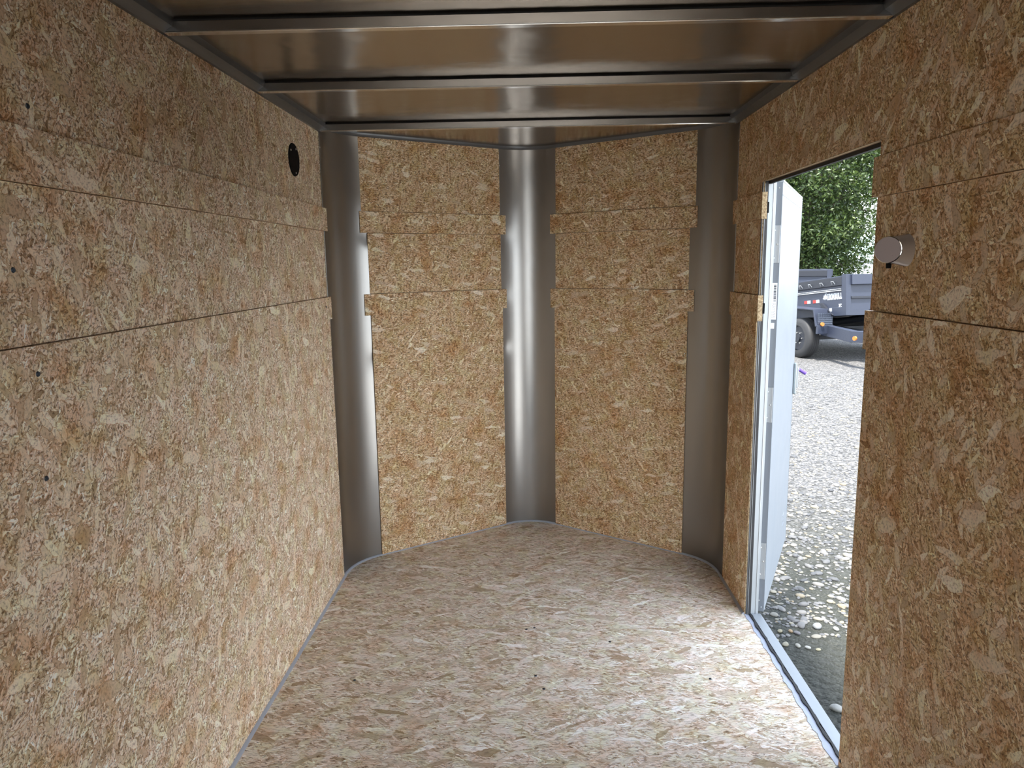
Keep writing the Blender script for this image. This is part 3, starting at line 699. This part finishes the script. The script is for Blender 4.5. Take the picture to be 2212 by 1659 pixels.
def dump_trailer(loc, rz, label, tilt, detail=True):
    """local frame: +x to the viewer's right along the bulkhead, +y rearward; bed side face at x=0, bulkhead at y=0"""
    t = tag(empty('dump_trailer', loc, rz), label, 'trailer', 'charcoal dump trailers')
    W, Lb, z0, z1 = 2.1, 3.9, .88, 1.60
    hy, hz = Lb, .75
    ct, st = math.cos(tilt), math.sin(tilt)
    def bt(p):   # raise the front of the bed about its rear hinge
        y, z = p[1]-hy, p[2]-hz; return (p[0], hy+y*ct+z*st, hz-y*st+z*ct)
    def bb(name, boxes, mat, par=None, bev=.004):
        m = MB()
        for b in boxes: m.box(*b)
        m.v = [bt(p) for p in m.v]; return m.build(name, mat, par or t, bevel=bev, local=True)
    dz = (Lb)*math.tan(tilt); a, b = z0-dz, z1-dz
    hgt = b-a
    bb('side_panel', [(0, .04, .03, Lb, a, b)], M_TR)
    bb('side_panel', [(W-.04, W, .03, Lb, a, b)], M_TR)
    bb('front_panel', [(0.05, W, 0, .03, a+.10, b), (.05, .45, 0, .03, a, a+.10), (.65, W, 0, .03, a+.06, a+.10)], M_TR)
    bb('bed_floor', [(0, W, 0.03, Lb, a+.02, a+.06)], M_TRD)
    bb('tailgate', [(0, W, Lb-.03, Lb, a, b)], M_TR)
    bb('corner_post', [(-.03, .07, -.02, .10, a, b+.02)], M_TR)
    bb('side_rail', [(-.035, .02, .1, Lb, b-.17, b-.02)], M_TRD); bb('side_rail', [(-.02, .05, .1, Lb, b-.02, b)], M_TR)
    bb('front_rail', [(.07, W, -.06, 0, b-.17, b+.01)], M_TR); bb('front_rib', [(.07, W, -.035, 0, a+.30, a+.34)], M_TRD)
    bb('lower_rail', [(-.02, 0, .1, Lb, a, a+.16)], M_TR)
    g = MB().prism([(.34, a+.02), (.42, a+.0), (.74, a+.24), (.68, a+.26)], (0, 0, 0), (0, 1, 0), (0, 0, 1), (-1, 0, 0), .05)
    g.v = [bt(p) for p in g.v]; g.build('gusset', M_TRD, t, local=True)
    if detail:
        for y in (.28, .62, .98, 1.28):
            m = MB(); m.tube([bt((-.04, y+.0, b-.14)), bt((-.075, y, b-.09)), bt((-.075, y+.06, b-.09)), bt((-.04, y+.08, b-.14))], .008, 6)
            m.build('tie_hook', M_ALU, t, local=True, smooth=True)
        bb('pinstripe', [(-.022, 0, .14, 1.9, b-.235, b-.225), (-.022, 0, .14, 1.9, b-.265, b-.250)], M_DECAL, bev=0)
        # lettering
        m = MB(); h = .0165; wv = .0083; y = .56
        for ch in 'IRONBULL':
            G = GL[ch]
            for r_, row in enumerate(G):
                for c_, q in enumerate(row):
                    if q == '1': m.box(-.004, 0, y-(c_+1)*wv, y-c_*wv, b-.30-(r_+1)*h, b-.30-r_*h)
            y -= (len(G[0])+.7)*wv
        m.v = [bt(p) for p in m.v]; m.build('decal_lettering', M_DECAL, t, local=True)
        bull = [(0, 0), (.03, .02), (.04, .07), (.07, .05), (.09, .10), (.12, .07), (.135, .145), (.15, .06), (.17, .03), (.16, -.03), (.14, -.01), (.12, -.045), (.10, 0), (.07, -.04), (.05, .0), (.02, -.03)]
        m = MB().prism([(.69-u*.72, b-.375+v*.85) for u, v in bull], (0, 0, 0), (0, 1, 0), (0, 0, 1), (-1, 0, 0), .004); m.v = [bt(p) for p in m.v]; m.build('decal_bull', M_DECAL, t, local=True)
        for y in (1.10, .82):
            bb('reflector_red', [(-.006, 0, y+.08, y+.18, b-.45, b-.39)], M_RED, bev=0); bb('reflector_white', [(-.006, 0, y-.02, y+.08, b-.45, b-.39)], M_DECAL, bev=0)
        bb('decal_dash', [(-.006, 0, .68, .78, b-.49, b-.475)], M_DECAL, bev=0)
        m = MB()
        for ch, y in (('E', .15),):
            for r_, row in enumerate(GL[ch]):
                for c_, q in enumerate(row):
                    if q == '1': m.box(-.004, 0, y-(c_+1)*.014+.08, y-c_*.014+.08, b-.50-(r_+1)*.011, b-.50-r_*.011)
        m.v = [bt(p) for p in m.v]; m.build('decal_mark', M_DECAL, t, local=True)
        bb('decal_label', [(-.024, -.02, .40, .47, a+.09, a+.15), (-.024, -.02, .41, .47, a+.03, a+.06)], M_DECAL, bev=0)
    # chassis, wheels, fender
    def cb(name, boxes, mat, bev=.004):
        m = MB()
        for q in boxes: m.box(*q)
        return m.build(name, mat, t, bevel=bev, local=True)
    return t, cb
A_ = pdep(1829, 681, 13.0)
TR = Vector((A_.x, A_.y, GZ)); RZ = math.atan2(.30, 1.30)   # rearward axis leans to the left
t1, cb = dump_trailer(TR, RZ, 'charcoal dump trailer with white lettering parked on the gravel, bed tipped up slightly', R(6))
def loc(p):   # world point to trailer frame
    q = p-TR; c, s = math.cos(-RZ), math.sin(-RZ); return Vector((q.x*c-q.y*s, q.x*s+q.y*c, q.z))
FA, FB, FC = loc(pdep(1757, 708, 14.0)), loc(pdep(1836, 727, 12.5)), loc(pdep(1900, 731, 11.9))
def beam3(a, b, h, wd):
    d = Vector((b.x-a.x, b.y-a.y, 0)).normalized(); n = Vector((d.y, -d.x, 0))*wd
    P = [a, b, b-n, a-n]; return [(p.x, p.y, p.z-h/2) for p in P]+[(p.x, p.y, p.z+h/2) for p in P]
m = MB(); m.hexa(beam3(FA, FB, .205, .12)); m.hexa(beam3(FB, FC, .195, .12)); m.build('tongue_beam', M_TR, t1, local=True, bevel=.006)
am = loc(pdep(1850, 731, 12.25)); 
dm = (FC-FB).normalized(); nm = Vector((dm.y, -dm.x, 0)); nm = -nm if nm.y > 0 else nm
MB().cyl(am+nm*.02, am+nm*.05, .038, 20).build('marker_light', M_AMB, t1, smooth=True, local=True)
cb('chassis_rail', [(.35, .47, -.6, 3.9, .42, .60), (1.63, 1.75, -.6, 3.9, .42, .60), (.3, 1.8, 1.0, 1.1, .45, .58), (.3, 1.8, 3.0, 3.1, .45, .58)], M_TRD)
MB().cyl((.9, 2.2, .5), (.9, .6, .78), .07, 14).build('hydraulic_ram', M_TRD, t1, smooth=True, local=True)
def wheel(par, cx, cy, sgn):
    m = MB(); r = .385; prof = [(.0, .24), (.0, .30), (.015, .36), (.035, .380), (.06, r), (.19, r), (.215, .380), (.235, .36), (.25, .30), (.25, .24)]
    seg = 40
    for k in range(len(prof)-1):
        for i in range(seg):
            a, b = 2*math.pi*i/seg, 2*math.pi*(i+1)/seg; (x0, r0), (x1, r1) = prof[k], prof[k+1]
            m.face([(cx+x0, cy+r0*math.cos(a), r+r0*math.sin(a)), (cx+x1, cy+r1*math.cos(a), r+r1*math.sin(a)), (cx+x1, cy+r1*math.cos(b), r+r1*math.sin(b)), (cx+x0, cy+r0*math.cos(b), r+r0*math.sin(b))])
    ty = m.build('tyre', M_TIRE, par, smooth=True, local=True)
    gm_ = MB()
    for gx in (.085, .125, .165): gm_.cyl((cx+gx-.003, cy, r), (cx+gx+.003, cy, r), r+.0015, 40)
    gm_.build('tread_groove', M_DARK, ty, local=True)
    h = MB().cyl((cx+.03, cy, r), (cx+.06, cy, r), .245, 28).cyl((cx-.0, cy, r), (cx+.03, cy, r), .07, 16)
    rm = h.build('rim', M_TRD, par, smooth=True, local=True)
    if cx < 1:
        for i in range(6):
            a = i*math.pi/3; MB().cyl((cx+.015, cy+.11*math.cos(a), r+.11*math.sin(a)), (cx+.035, cy+.11*math.cos(a), r+.11*math.sin(a)), .013, 6).build('lug_nut', M_SCREW, rm, local=True)
tw = loc(pix(1736, 762, GZ))
WX = -.30; WY = 1.02
wheel(t1, WX, WY, 1); wheel(t1, WX, WY+.86, 1); wheel(t1, 2.12, WY, 1); wheel(t1, 2.12, WY+.86, 1)
cb('axle', [(WX+.2, 2.2, WY-.04, WY+.04, .34, .42), (WX+.2, 2.2, WY+.82, WY+.90, .34, .42)], M_TRD)
fd = MB().prism([(WY-.62, .66), (WY-.52, .97), (WY+1.38, .97), (WY+1.50, .66), (WY+1.46, .65), (WY+1.35, .945), (WY-.49, .945), (WY-.585, .65)], (WX-.03, 0, 0), (0, 1, 0), (0, 0, 1), (1, 0, 0), -WX+.05)
fd.build('fender', M_TR, t1, bevel=.004, local=True)
cb('tread_plate', [(WX+.0, .0, WY-.635, WY-.60, .68, .90)], M_TREAD)
cb('step_plate', [(WX-.02, .0, WY-.66, WY-.60, .52, .68)], M_TR)
MB().cyl((WX+.06, WY-.66, .70), (WX+.06, WY-.69, .70), .035, 16).build('marker_light', M_AMB, t1, smooth=True, local=True)
B_ = pdep(1794, 604, 19.5)
t2, cb2 = dump_trailer(Vector((B_.x, B_.y, GZ)), math.atan2(.25, 1.0)+R(62), 'second charcoal dump trailer parked behind the lettered one', R(0), False)
for o in t2.children:
    pass
cb2('chassis_rail', [(.35, .47, -.6, 3.9, .42, .60), (1.63, 1.75, -.6, 3.9, .42, .60)], M_TRD)
wheel(t2, -.28, 1.9, 1); wheel(t2, -.28, 2.76, 1); wheel(t2, 2.12, 1.9, 1); wheel(t2, 2.12, 2.76, 1)
cb2('axle', [(-.1, 2.2, 1.86, 1.94, .34, .42), (-.1, 2.2, 2.72, 2.80, .34, .42)], M_TRD)

# ------------------------------------------------------------------ tree
def leaf_mat():
    n = NT('leaf'); a = n.n('Attribute'); a.attribute_name = 'rnd'
    n.l(n.ramp(a.outputs['Fac'], [(0, (.008, .020, .007)), (.4, (.024, .050, .012)), (.75, (.065, .10, .025)), (1, (.15, .19, .075))]), n.b.inputs['Base Color'])
    n.b.inputs['Roughness'].default_value = .5
    tr = n.n('BsdfTranslucent'); tr.inputs[0].default_value = (.10, .15, .03, 1); mx = n.n('MixShader'); mx.inputs[0].default_value = .25
    n.l(n.b.outputs[0], mx.inputs[1]); n.l(tr.outputs[0], mx.inputs[2]); n.l(mx.outputs[0], n.o.inputs[0]); return n.m
M_LEAF = leaf_mat(); M_BARK = simple('bark', (.11, .09, .07), .9, bump=.01, bscale=12)
def tree(base, label, cr, cz, ccl, lsize, nclump, nleaf, trunk_h):
    t = tag(empty('tree', base), label, 'tree')
    B = Vector(base); m = MB()
    m.tube([B, B+Vector((.1, 0, trunk_h*.4)), B+Vector((0, .1, trunk_h)), B+Vector((.2, 0, trunk_h*1.6))], [.32, .26, .20, .08], 12)
    m.build('trunk', M_BARK, t, smooth=True)
    # clump centres: leafy masses over an ellipsoid crown, drooping at the rim
    cen = []
    while len(cen) < nclump:
        d = rng.normal(size=3); d /= np.linalg.norm(d); rad = rng.uniform(.45, 1.0)**.6
        c = np.array([d[0]*cr[0], d[1]*cr[1], d[2]*cr[2]])*rad
        cen.append(c+np.array([B.x, B.y, cz]))
    br = MB()
    for c in cen[:60]:
        s = B+Vector((0, 0, trunk_h*(.8+.5*rng.random()))); c = Vector(c); mid = s.lerp(c, .5)+Vector((0, 0, .5))
        br.tube([s, mid, c], [.06, .035, .012], 5)
    br.build('branches', M_BARK, t, smooth=True)
    V, A = [], []
    for c in cen:
        k = nleaf; p = rng.normal(size=(k, 3))*ccl; p[:, 2] *= .8; p[:, 2] -= .35*np.abs(p[:, 0]*0)+.0
        p = p+c; nrm = rng.normal(size=(k, 3)); nrm[:, 2] += .8; nrm /= np.linalg.norm(nrm, axis=1)[:, None]
        a = np.cross(nrm, rng.normal(size=(k, 3))); a /= np.linalg.norm(a, axis=1)[:, None]; b = np.cross(nrm, a)
        s = rng.uniform(.7, 1.3, k)[:, None]*lsize
        V.append(np.stack([p+a*s, p+b*s*.42+a*s*.15, p-a*s*.9, p-b*s*.42+a*s*.15], 1).reshape(-1, 3))
        A.append(np.repeat(np.clip(rng.normal(.5, .22, k)+rng.normal(0, .08), 0, 1), 4))
    V = np.concatenate(V); A = np.concatenate(A); n = len(V)//4
    me = bpy.data.meshes.new('foliage'); me.vertices.add(len(V)); me.vertices.foreach_set('co', (V-np.array(B)).astype(np.float32).ravel())
    me.loops.add(n*4); me.loops.foreach_set('vertex_index', np.arange(n*4, dtype=np.int32)); me.polygons.add(n)
    me.polygons.foreach_set('loop_start', np.arange(0, n*4, 4, dtype=np.int32)); me.polygons.foreach_set('loop_total', np.full(n, 4, dtype=np.int32))
    me.update(calc_edges=True); me.validate()
    at = me.attributes.new('rnd', 'FLOAT', 'POINT'); at.data.foreach_set('value', A.astype(np.float32))
    me.materials.append(M_LEAF); o = bpy.data.objects.new('foliage', me); C.objects.link(o); o.parent = t
    return t
T0 = pdep(1765, 590, 28)
tree((T0.x-.6, T0.y, GZ), 'large leafy green tree behind the dump trailers', (3.1, 3.0, 5.0), 5.0, .34, .075, 520, 170, 2.6)
T1 = pdep(1725, 560, 37)
tree((T1.x-2.0, T1.y-1.5, GZ), 'darker green tree behind the open door leaf', (4.0, 3.0, 4.8), 4.2, .5, .13, 260, 130, 2.4)

# ------------------------------------------------------------------ pale building beyond the tree
bd0 = pdep(1860, 560, 46)
bld = tag(empty('building', (bd0.x, bd0.y, GZ)), 'pale low building with a light green roof beyond the tree', 'building')
bx, by = bd0.x, bd0.y
MB().box(bx-14, bx+10, by, by+9, GZ, 1.35).build('wall', simple('white_siding', (.72, .74, .76), .6), bld)
rf = MB(); e = [(bx-14.3, by-.3, 1.30), (bx+10.3, by-.3, 1.30), (bx+10.3, by+4.5, 2.9), (bx-14.3, by+4.5, 2.9)]
rf.hexa([e[0], e[1], e[2], e[3], (e[0][0], e[0][1], 1.42), (e[1][0], e[1][1], 1.42), (e[2][0], e[2][1], 3.02), (e[3][0], e[3][1], 3.02)])
rf.build('roof', simple('pale_green_roof', (.42, .58, .56), .4), bld)
MB().box(bx-14.35, bx+10.35, by-.36, by-.3, 1.24, 1.42).build('gutter', M_ALUW, bld)
